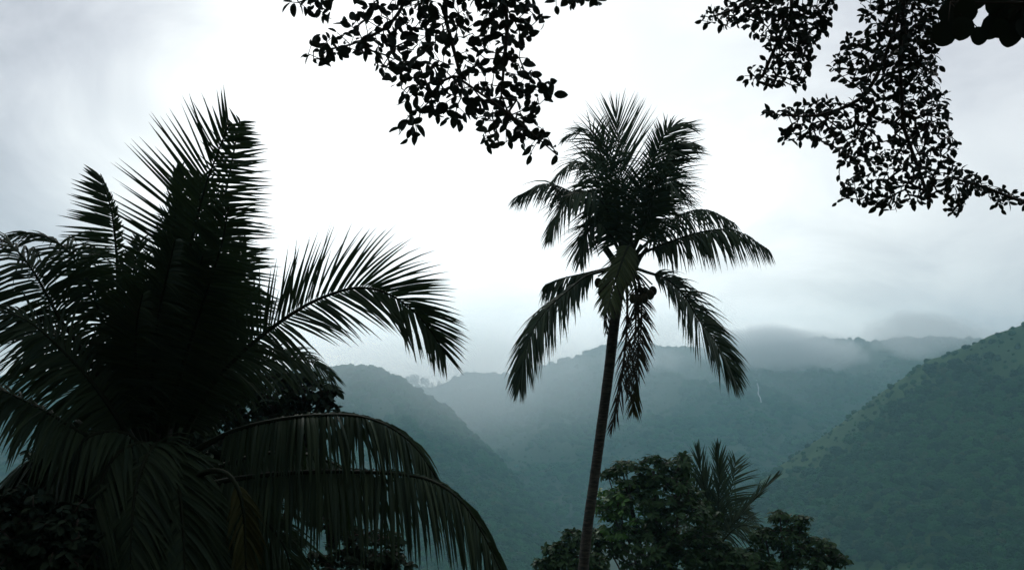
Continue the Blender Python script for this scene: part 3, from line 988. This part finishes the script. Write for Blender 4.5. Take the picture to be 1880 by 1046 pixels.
def overhang(label, polys, limbs, depth, spread, leaf_px, gap, per, kind='ovate', single=300, holes=(), core=(), name='leafy_branch', face=.75, group=None):
    """A branch hanging into view: polys = the areas its sprays fill, limbs = the woody limbs as (px, py, depth) lists."""
    pts2 = []
    gap0 = gap
    for poly in list(polys) + list(core):
        gap = gap0 * (.78 if poly in core else 1)
        xs = [p[0] for p in poly]
        ys = [p[1] for p in poly]
        tries = int((max(xs) - min(xs)) * (max(ys) - min(ys)) / (gap * gap) * 8)
        for _ in range(tries):
            x, y = rng.uniform(min(xs), max(xs)), rng.uniform(min(ys), max(ys))
            if not inside(poly, x, y):
                continue
            if any((x - hx) ** 2 + (y - hy) ** 2 < hr * hr for hx, hy, hr in holes):
                continue
            if any((x - a) ** 2 + (y - b_) ** 2 < gap * gap for a, b_ in pts2):
                continue
            pts2.append((x, y))
    pts = []
    for x, y in pts2:
        dz = spread * (noise.noise(Vector((x / 90, y / 90, depth))) + rng.gauss(0, .25))
        pts.append(at(x, y, depth + dz))
    paths = []
    for li, l in enumerate(limbs):
        W_ = [at(*p) for p in l]
        if li == 0:                       # the bough itself comes from the added wood behind the viewer
            W_ = [Vector((W_[0].x * .7, -6, 10.5)), Vector((W_[0].x * .9, .5, 8.6))] + W_
        C = spline(W_, max(6, 4 * len(W_)))
        paths.append(C)
    root = empty(name, paths[0][0], label, 'branch', group)
    step = leaf_px / FPX * depth * 1.2
    nodes, par, tips, wood = skeleton(paths, pts, step)
    wood_mesh(nodes, par, .0024, .014, .36).build('twigs', M['bark'], root, True)
    Ls = leaf_px / FPX * depth
    meshes = []
    rec = []
    to_cam = -FWD
    vs, fs = LEAVES[kind]
    for ti, (node, _) in enumerate(tips):
        q = par[node]
        tw = (nodes[node] - nodes[q]) if q >= 0 else Vector((0, 0, -1))
        tw = tw.normalized() if tw.length > 1e-6 else Vector((0, 0, -1))
        for e in range(per):
            if e and rng.random() < .22:
                continue
            d = tw * .8 + Vector((rng.gauss(0, .8), rng.gauss(0, .55), rng.gauss(-.30, .6)))
            nrm = to_cam * face * rng.choice((1, 1, -1)) + Vector((rng.gauss(0, .55), rng.gauss(0, .4), rng.gauss(.25, .55)))
            s_ = Ls * rng.choice((.62, .8, .95, 1.05, 1.15, 1.28)) * rng.uniform(.9, 1.1)
            p = nodes[node] if e == 0 else nodes[node].lerp(nodes[q], rng.random() * .8) if q >= 0 else nodes[node]
            rec.append((p + d.normalized() * s_ * .06, leaf_frame(d, nrm), s_))
    def showing(p):
        q = p - EYE
        dd = q.dot(FWD)
        return H / 2 - q.dot(UP) / dd * FPX > -8 and abs(q.dot(RIGHT) / dd * FPX) < W / 2 + 8

    rec.sort(key=lambda r_: (r_[0] - EYE).length - .25 * r_[2] / Ls + (0 if showing(r_[0]) else 50))
    proto = []
    for v_ in range(4):
        me = bpy.data.meshes.new('leaf')
        wv = rng.uniform(.85, 1.15)
        me.from_pydata([(v.x * wv, v.y, v.z * rng.uniform(.8, 1.3)) for v in vs], [], fs)
        me.polygons.foreach_set('use_smooth', [True] * len(me.polygons))
        me.materials.append(M['leaf'])
        proto.append(me)
    if len(rec) > single:
        idx = set(range(single))
    else:
        idx = set(range(len(rec)))
    rest = MB()
    for i, (p, fr, s_) in enumerate(rec):
        if i in idx:
            o = bpy.data.objects.new('leaf', proto[i % 4])
            o.parent = root
            o.matrix_local = Matrix.Translation(p - root.location) @ fr.to_4x4() @ Matrix.Scale(s_, 4)
            COL.objects.link(o)
        else:
            rest.add([p + fr @ (v * s_) for v in vs], fs)
    if rest.v:
        rest.build('foliage', M['leaf'], root, True)['kind'] = 'stuff'
    return root


# branch over the middle of the view
overhang('broad leafy branch hanging from above between the two large palms', [
    [(655, -230), (655, -20), (668, 28), (640, 42), (612, 58), (585, 74), (560, 84), (562, 106), (585, 118), (620, 108), (650, 94), (680, 108), (700, 132), (714, 152), (726, 168), (748, 165),
     (742, 188), (790, 205), (820, 222), (846, 208), (870, 216), (890, 222), (925, 235), (960, 240), (1000, 262), (1015, 280), (1028, 288), (1012, 255), (990, 225), (978, 200), (1000, 186),
     (1024, 170), (1018, 145), (995, 138), (975, 120), (968, 90), (972, 60), (980, 30), (978, -20), (978, -230)],
    [(735, 215), (765, 208), (776, 225), (765, 245), (745, 255), (735, 240)],
    [(832, 212), (850, 216), (846, 238), (836, 230)],
    [(884, 240), (905, 236), (925, 250), (960, 250), (990, 262), (978, 268), (940, 262), (912, 262), (895, 268)],
    [(968, 258), (985, 262), (976, 292), (966, 290)],
    [(530, -20), (534, 14), (560, 18), (580, 12), (600, 34), (612, 18), (618, -20)],
    [(992, 28), (1008, 30), (1002, 50), (990, 48)],
    [(1012, -20), (1020, 10), (1060, 8), (1100, 4), (1112, -20)],
], [[(820, -260, 6.6), (815, -80, 6.5), (818, 30, 6.5), (840, 120, 6.45), (868, 190, 6.4), (930, 205, 6.4), (985, 262, 6.4), (1022, 284, 6.4)],
    [(820, -200, 6.6), (760, -40, 6.5), (720, 40, 6.5), (650, 80, 6.45), (575, 95, 6.4)],
    [(822, -180, 6.6), (900, -60, 6.6), (930, 30, 6.55), (925, 120, 6.5), (920, 180, 6.5)],
    [(818, -210, 6.6), (680, -60, 6.5), (600, -14, 6.5), (548, 5, 6.5)],
    [(824, -190, 6.6), (940, -80, 6.6), (1020, -14, 6.55), (1095, -4, 6.5)]],
    6.5, .35, 19.5, 11.4, 3, holes=[(838, 84, 15), (835, 128, 12), (828, 20, 12), (868, 150, 10), (838, 108, 9), (938, 80, 7), (915, 40, 7), (760, 100, 7), (905, 175, 8), (860, 45, 7)],
    core=[[(880, -10), (968, -10), (960, 60), (900, 60)]],
    group='branches hanging into the top of the view')

# branch on the right: two sprays
overhang('fine leaved branch over the near ridge, its lower spray reaching down to the right edge', [
    [(1575, -230), (1575, -20), (1582, 28), (1600, 45), (1580, 62), (1543, 72), (1545, 88), (1524, 122), (1542, 148), (1572, 160), (1562, 188), (1512, 174), (1490, 190), (1450, 196), (1402, 204),
     (1412, 216), (1450, 215), (1442, 240), (1428, 256), (1440, 264), (1475, 258), (1500, 262), (1530, 270), (1545, 285), (1540, 300), (1560, 298), (1580, 318), (1542, 332), (1536, 372), (1560, 366), (1590, 378),
     (1622, 386), (1652, 392), (1640, 362), (1670, 374), (1708, 366), (1726, 352), (1742, 392), (1768, 388), (1776, 355), (1808, 358), (1838, 386), (1856, 368), (1890, 380), (1890, 362), (1840, 345),
     (1800, 328), (1766, 308), (1750, 280), (1758, 258), (1740, 248), (1748, 220), (1733, 195), (1738, 175), (1723, 150), (1726, 120), (1714, 90), (1718, 70), (1738, 45), (1728, -20), (1728, -230)],
], [[(1680, -240, 7.2), (1665, -60, 7.1), (1655, 60, 7.05), (1650, 160, 7.0), (1660, 240, 7.0), (1690, 310, 7.0), (1700, 350, 7.0)],
    [(1664, -50, 7.1), (1640, 60, 7.0), (1590, 170, 7.0), (1510, 210, 7.0), (1440, 212, 7.0), (1410, 206, 7.0)],
    [(2180, -330, 7.6), (2190, 0, 7.5), (2130, 300, 7.3), (2040, 415, 7.2), (1960, 400, 7.1), (1880, 372, 7.0), (1810, 345, 7.0), (1740, 325, 7.0)]],
    7.0, .40, 13.6, 8.4, 3, single=300, holes=[(1624, 240, 15), (1602, 240, 9), (1600, 300, 8), (1560, 120, 6), (1618, 34, 8), (1660, 325, 7)],
    core=[[(1640, -10), (1722, -10), (1712, 90), (1722, 200), (1660, 215), (1622, 150), (1600, 110), (1625, 50)]],
    group='branches hanging into the top of the view')
overhang('short spray of fine leaves at the top, left of the longer hanging branch', [
    [(1286, 42), (1296, 14), (1330, 5), (1365, -20), (1365, -230), (1545, -230), (1545, -20), (1530, 15), (1516, 60), (1500, 75), (1494, 110), (1478, 132), (1476, 152), (1463, 168), (1445, 150), (1412, 163), (1385, 154),
     (1360, 146), (1376, 126), (1400, 112), (1414, 100), (1404, 75), (1380, 60), (1358, 42), (1340, 50), (1320, 46)],
], [[(1470, -240, 7.3), (1462, -60, 7.2), (1450, 40, 7.1), (1440, 110, 7.05), (1400, 140, 7.0)],
    [(1464, -80, 7.2), (1400, -10, 7.1), (1340, 20, 7.05), (1300, 34, 7.0)]],
    7.1, .40, 13.6, 8.4, 3, single=300, core=[[(1385, -10), (1525, -10), (1500, 70), (1475, 130), (1440, 120), (1400, 60)]], group='branches hanging into the top of the view')

# the big round leaves in the corner
ROUND = [(1733, 62, 46, 200), (1745, 25, 44, 190), (1766, 52, 42, 185), (1797, 66, 34, 170), (1820, 50, 44, 180), (1853, 62, 46, 178), (1772, 22, 46, 150), (1838, 28, 48, 180),
         (1868, 30, 48, 170), (1882, 52, 40, 160), (1790, -4, 44, 190), (1826, 2, 46, 170), (1858, 4, 46, 190), (1886, 6, 44, 180), (1752, -6, 40, 200), (1836, 52, 36, 200), (1870, 46, 40, 185),
         (1900, 34, 46, 175), (1908, 64, 44, 165)]
DR = 4.6
limb = spline([Vector((5.2, -6, 9.0)), Vector((4.2, .5, 6.6)), at(2080, -420, DR + .2), at(2040, -160, DR + .1), at(1950, -40, DR), at(1880, 8, DR - .03), at(1800, 20, DR), at(1745, 5, DR)], 40)
rb = empty('leafy_branch', limb[0], 'branch with big round leaves in the upper right corner', 'branch', 'branches hanging into the top of the view')
b = MB()
b.tube(limb, [.034 - .030 * i / 39 for i in range(40)], 6)
rm = []
for v_ in range(3):
    me = bpy.data.meshes.new('leaf')
    vs, fs = LEAVES['round']
    me.from_pydata([(v.x, v.y, v.z * (.7 + .3 * v_)) for v in vs], [], fs)
    me.polygons.foreach_set('use_smooth', [True] * len(me.polygons))
    me.materials.append(M['leaf'])
    rm.append(me)
for i, (x, y, s_, ang) in enumerate(ROUND):
    d_ = DR + rng.uniform(-.06, .10)
    L_ = s_ / FPX * d_
    dirp = RIGHT * math.sin(R(ang)) + UP * math.cos(R(ang)) - FWD * rng.uniform(-.25, .25)
    dirp.normalize()
    c = at(x, y, d_)
    p = c - dirp * L_ * .5
    o = bpy.data.objects.new('leaf', rm[i % 3])
    o.parent = rb
    o.matrix_local = Matrix.Translation(p - rb.location) @ leaf_frame(dirp, -FWD + Vector((rng.gauss(0, .22), 0, rng.gauss(0, .22)))).to_4x4() @ Matrix.Scale(L_, 4)
    COL.objects.link(o)
    j = min(range(40), key=lambda q: (limb[q] - p).length)
    b.tube([limb[j], limb[j].lerp(p, .6) + Vector((0, 0, .006)), p + dirp * .004], .0028, 4)
b.build('twigs', M['bark'], rb, True)


def leafy_tree(name, label, foot_px, depth, blobs, leaf_px, n, mat, per=7, kind='long', cat='tree', group=None, hang=.45, trunk_r=.16, shell=.55, extra=None, fork=None):
    """blobs = (px, py, radius px, squash): the lumps the crown is made of; each sprig ends in a whorl of leaves."""
    pts = []
    tot = sum(b_[2] ** 2 for b_ in blobs)
    for (x, y, r, sq) in blobs:
        c = at(x, y, depth + rng.uniform(-.3, .3) * r / FPX * depth)
        rm_ = r / FPX * depth
        for _ in range(max(4, int(n * r * r / tot))):
            v = Vector((rng.gauss(0, 1), rng.gauss(0, 1), rng.gauss(.25, 1))).normalized()
            q = rm_ * (shell + (1 - shell) * rng.random())
            pts.append(c + Vector((v.x * q, v.y * q * 1.1, v.z * q * sq)))
    fx = at(foot_px, 1046, depth)
    foot = Vector((fx.x, fx.y, ground_z(fx.x, fx.y) - .15))
    cen = at(sum(b_[0] * b_[2] for b_ in blobs) / sum(b_[2] for b_ in blobs), sum(b_[1] * b_[2] for b_ in blobs) / sum(b_[2] for b_ in blobs), depth)
    cen = foot.lerp(cen, .85)
    paths = [spline([foot, foot.lerp(cen, .5) + Vector((rng.uniform(-.3, .3), 0, 0)), cen], 10)]
    for (x, y, r, sq) in blobs:
        e = at(x, y, depth)
        s0 = paths[0][6]
        paths.append([6] + spline([s0, s0.lerp(e, .5) + Vector((0, 0, -.15)), e], 7)[1:])
    root = empty(name, foot, label, cat, group)
    s = leaf_px / FPX * depth
    nodes, par, tips, wood = skeleton(paths, pts, s * 1.5)
    wood_mesh(nodes, par, .007, trunk_r, .38, 6).build('trunk', M['bark'], root, True)
    vs, fs = LEAVES[kind]
    cr, cr2 = MB(), MB()
    for node, _ in tips:
        q = par[node]
        tw = (nodes[node] - nodes[q]).normalized() if q >= 0 and (nodes[node] - nodes[q]).length > 1e-6 else Vector((0, 0, 1))
        axis = (tw * .5 + Vector((0, 0, .9)) + Vector((rng.gauss(0, .3), rng.gauss(0, .3), 0))).normalized()
        o1 = axis.orthogonal().normalized()
        o2 = axis.cross(o1)
        ph = rng.random() * 6.28
        tgt = cr
        if extra and extra(nodes[node]):
            tgt = cr2
        for e in range(per):
            a = ph + e * 2.4 + rng.gauss(0, .2)
            d = (o1 * math.cos(a) + o2 * math.sin(a) + axis * rng.uniform(-.1, .5) + Vector((0, 0, -hang * rng.uniform(.3, 1.3)))).normalized()
            fr = leaf_frame(d, axis + Vector((rng.gauss(0, .3), rng.gauss(0, .3), 0)))
            ss = s * rng.uniform(.6, 1.15)
            p = nodes[node] - axis * (s * .25 * rng.random())
            tgt.add([p + fr @ (v * ss) for v in vs], fs)
    c_ = cr.build('crown', mat, root, True)
    c_['kind'] = 'stuff'
    if cr2.v:
        c2 = cr2.build('lit_leaves', M['leaf_lit'], root, True)  # patch of the crown painted brighter to look lit
        c2['kind'] = 'stuff'
        c2['label'] = 'leaves low on the crown painted brighter as if lit'
    return root


lit_c = at(1135, 930, 36)
leafy_tree('broadleaf_tree', 'broad leafy tree beside the middle palm trunk, with one patch painted lit green', 1190, 36.0,
           [(1150, 870, 34, .8), (1200, 862, 38, .8), (1245, 855, 30, .7), (1225, 905, 60, .8), (1160, 930, 60, .8), (1120, 925, 36, .9), (1255, 960, 70, .8), (1180, 1000, 66, .7), (1110, 990, 40, .8), (1310, 1015, 50, .6), (1350, 1030, 44, .6), (1400, 1044, 40, .5), (1290, 985, 30, .5), (1085, 1000, 30, .7), (1240, 1040, 70, .8), (1140, 852, 16, .6), (1255, 838, 16, .5), (1115, 868, 14, .6)],
           13.5, 1500, M['leaf_broad'], per=8, group='leafy trees on the slope below', hang=.5, extra=lambda p: (p - lit_c).length < 1.15 and rng.random() < .8)
leafy_tree('broadleaf_tree', 'small open crowned tree right of the little palm', 1440, 37.0,
           [(1432, 946, 22, .6), (1470, 955, 22, .6), (1405, 985, 30, .7), (1450, 990, 40, .7), (1500, 1000, 36, .5), (1535, 1024, 26, .5), (1470, 1040, 50, .7), (1390, 1030, 40, .7)],
           12, 620, M['leaf_broad'], per=7, group='leafy trees on the slope below', hang=.6)
leafy_tree('broadleaf_tree', 'low leafy tree at the foot of the middle palm, left of its trunk', 1040, 34.0,
           [(1052, 985, 24, .7), (1025, 1010, 28, .7), (1000, 1035, 22, .6), (1045, 1040, 40, .8), (1085, 1030, 30, .8)],
           13, 360, M['leaf_broad'], per=7, group='leafy trees on the slope below', hang=.5)
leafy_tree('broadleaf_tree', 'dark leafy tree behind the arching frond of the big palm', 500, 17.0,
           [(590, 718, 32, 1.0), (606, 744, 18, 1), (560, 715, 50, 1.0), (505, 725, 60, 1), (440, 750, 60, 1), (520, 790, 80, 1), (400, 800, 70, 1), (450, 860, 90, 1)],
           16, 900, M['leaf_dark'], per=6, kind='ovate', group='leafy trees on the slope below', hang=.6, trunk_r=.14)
leafy_tree('broadleaf_tree', 'leafy tree under the lowest right frond, bare limb across a gap', 640, 16.0,
           [(540, 985, 20, .6), (580, 1025, 22, .7), (640, 990, 40, .8), (690, 1000, 50, .8), (640, 1045, 60, .8), (720, 1035, 40, .8), (505, 1040, 24, .7), (600, 950, 40, .6), (480, 950, 40, .8)],
           15, 420, M['leaf_dark'], per=6, kind='ovate', group='leafy trees on the slope below', hang=.6, trunk_r=.10)
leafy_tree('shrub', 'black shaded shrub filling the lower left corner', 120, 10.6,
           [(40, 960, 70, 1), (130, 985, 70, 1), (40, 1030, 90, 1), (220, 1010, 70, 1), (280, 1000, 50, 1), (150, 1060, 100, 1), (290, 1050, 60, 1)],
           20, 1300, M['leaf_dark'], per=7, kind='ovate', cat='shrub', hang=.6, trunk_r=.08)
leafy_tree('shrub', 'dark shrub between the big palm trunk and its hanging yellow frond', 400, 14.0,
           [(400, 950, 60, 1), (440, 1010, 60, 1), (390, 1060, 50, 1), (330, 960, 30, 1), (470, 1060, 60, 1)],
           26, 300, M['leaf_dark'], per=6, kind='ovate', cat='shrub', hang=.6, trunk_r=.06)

# leafy mass added low behind the big palm crown to stop light through it
leafy_tree('broadleaf_tree', 'added leafy tree stopping the light through gaps in the big palm crown', 260, 15.0,
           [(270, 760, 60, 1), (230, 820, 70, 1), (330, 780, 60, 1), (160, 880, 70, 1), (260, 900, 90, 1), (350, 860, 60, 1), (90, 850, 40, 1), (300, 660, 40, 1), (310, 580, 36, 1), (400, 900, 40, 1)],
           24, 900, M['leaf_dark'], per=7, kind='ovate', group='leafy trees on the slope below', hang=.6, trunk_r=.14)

# unseen wood added on the slope behind the viewer to block skylight
wb = MB()
for _ in range(190):
    a = rng.uniform(-1, 1)
    tx, ty = a * 34, -4.5 - abs(rng.gauss(0, 1)) * 9 + abs(a) * 7
    if abs(tx) < 3 and ty > -4:
        continue
    tz = ground_z(tx, min(3, ty))
    hh = rng.uniform(12, 20)
    wb.tube([Vector((tx, ty, tz - .3)), Vector((tx + rng.gauss(0, .4), ty, tz + hh * .8))], [.22, .08], 5)
    for q in range(190):
        v = Vector((rng.gauss(0, 1), rng.gauss(0, 1), rng.gauss(0, 1))).normalized() * rng.random() ** .4
        c = Vector((tx + v.x * 3.0, ty + v.y * 3.0, tz + hh * .62 + v.z * hh * .42))
        if c.y > -1.5 and abs(c.x) < c.y + 6 and c.z < 7:
            continue
        fr = leaf_frame(Vector((rng.gauss(0, 1), rng.gauss(0, 1), rng.gauss(-.3, .6))), Vector((rng.gauss(0, .6), rng.gauss(0, .6), 1)))
        s_ = rng.uniform(.6, 1.2)
        wb.add([c + fr @ (Vector(p_) * s_) for p_ in ((0, 0, 0), (.32, .45, .05), (0, 1, -.1), (-.32, .45, .05))], [(0, 1, 2, 3)])
# unseen spreading tree, its canopy added high over the big palm to darken it
tb = Vector((-11.5, 3.0, ground_z(-11.5, 3.0) - .3))
tt = Vector((-6.0, 7.5, 11.5))
wb.tube(spline([tb, tb + Vector((.3, .2, 5)), tt], 12), [.45 - .025 * q for q in range(12)], 8)
for q in range(9):
    a = q / 9 * 6.28
    wb.tube(spline([tt + Vector((-.5, -.4, -1.2)), tt + Vector((math.cos(a) * 4, math.sin(a) * 3.5, .4)), tt + Vector((math.cos(a) * 7.5, math.sin(a) * 6.5, .3))], 6), [.14, .12, .10, .07, .05, .03], 5)
for q in range(1000):
    v = Vector((rng.gauss(0, 1), rng.gauss(0, 1), rng.gauss(0, 1))).normalized() * rng.random() ** .4
    c = tt + Vector((v.x * 8.5, v.y * 7.5, .6 + v.z * 2.2))
    fr = leaf_frame(Vector((rng.gauss(0, 1), rng.gauss(0, 1), rng.gauss(-.3, .6))), Vector((rng.gauss(0, .6), rng.gauss(0, .6), 1)))
    s_ = rng.uniform(.4, .8)
    wb.add([c + fr @ (Vector(p_) * s_) for p_ in ((0, 0, 0), (.32, .45, .05), (0, 1, -.1), (-.32, .45, .05))], [(0, 1, 2, 3)])
tag(wb.build('forest', M['leaf_dark']), 'unseen wood and canopy added at the viewpoint to block skylight', 'forest', kind='stuff')

# ------------------------------------------------------------------ trees on the far skyline
SAD = 'slim pale tree standing in the saddle, '
TREES = [(748, 690, 20, SAD + 'leftmost of its row'), (757, 687, 24, SAD + 'tallest of the row, second from the left'), (766, 689, 22, SAD + 'third in the row from the left'),
         (776, 692, 18, SAD + 'in the middle of the row'), (784, 694, 20, SAD + 'last of the tall ones to the right'), (793, 702, 13, 'short tree in the saddle just right of the taller row'),
         (806, 699, 12, 'rightmost short tree in the saddle, near the rising hill'), (1062, 652, 16, 'left of three small trees on the mountain crest by the middle palm trunk'),
         (1073, 645, 20, 'tallest of three small trees on the mountain crest by the middle palm trunk'), (1086, 645, 12, 'shortest of three small trees on the crest, nearest the middle palm trunk')]
for q, (x, y, hpx, where) in enumerate(TREES):
    d = 2395 if x < 900 else 2272
    top = at(x, y, d)
    hm = hpx / FPX * d
    foot = top - Vector((0, 0, hm * 1.25))
    far = x < 900
    t = empty('skyline_tree', foot, where, 'tree', 'trees in the saddle' if far else 'trees on the mountain crest')
    b = MB()
    b.tube([foot, foot.lerp(top, .5) + Vector((rng.uniform(-1, 1), 0, 0)), top], [.7, .5, .15], 5)
    b.build('trunk', M['bark'], t)
    b = MB()
    for e in range(120):
        u = rng.random()
        wq = hm * (.26 if not far else .17) * (1.1 - .7 * u) * rng.uniform(.2, 1)
        a = rng.random() * 6.28
        c = foot.lerp(top, .40 + .6 * u) + Vector((math.cos(a) * wq, math.sin(a) * wq, rng.uniform(-.5, .5)))
        vs, fs = LEAVES['ovate']
        fr = leaf_frame(Vector((math.cos(a), math.sin(a), rng.uniform(-.7, .5))), Vector((rng.gauss(0, 1), rng.gauss(0, 1), 1)))
        s_ = hm * rng.uniform(.10, .20)
        b.add([c + fr @ (v * s_) for v in vs], fs)
    b.build('crown', M['leaf_dark'], t, True)['kind'] = 'stuff'

# ------------------------------------------------------------------ the thin waterfall
bv = BVHTree.FromPolygons([Vector(v) for v in h_mid[1].v], h_mid[1].f)
wf = []
for x, y in ((1389, 700), (1391, 708), (1393, 716), (1392, 724), (1396, 732), (1397, 740)):
    d_ = (at(x, y, 1.0) - EYE).normalized()
    hit = bv.ray_cast(EYE, d_)[0]
    if hit:
        wf.append(hit - d_ * 18 + Vector((0, 0, 2)))
if len(wf) > 2:
    m = bpy.data.materials.new('falling_water')
    m.use_nodes = True
    k = NT(m.node_tree)
    p = m.node_tree.nodes['Principled BSDF']
    geo = k.n('ShaderNodeNewGeometry')
    nz = k.noise(k.vmath('MULTIPLY', geo.outputs['Position'], (1, 1, .2)), .8, 3)
    k.link(k.mix(nz, (.50, .54, .56, 1), (.28, .32, .32, 1)), p.inputs['Base Color'])
    p.inputs['Roughness'].default_value = .35
    b = MB()
    C = spline(wf, 14)
    b.tube(C, [1.1 + 1.0 * noise.noise(Vector((i * .9, 0, 0))) for i in range(14)], 6)
    o = b.build('waterfall', m, None, True)
    tag(o, 'thin white waterfall on the wooded slope right of the middle palm', 'waterfall')
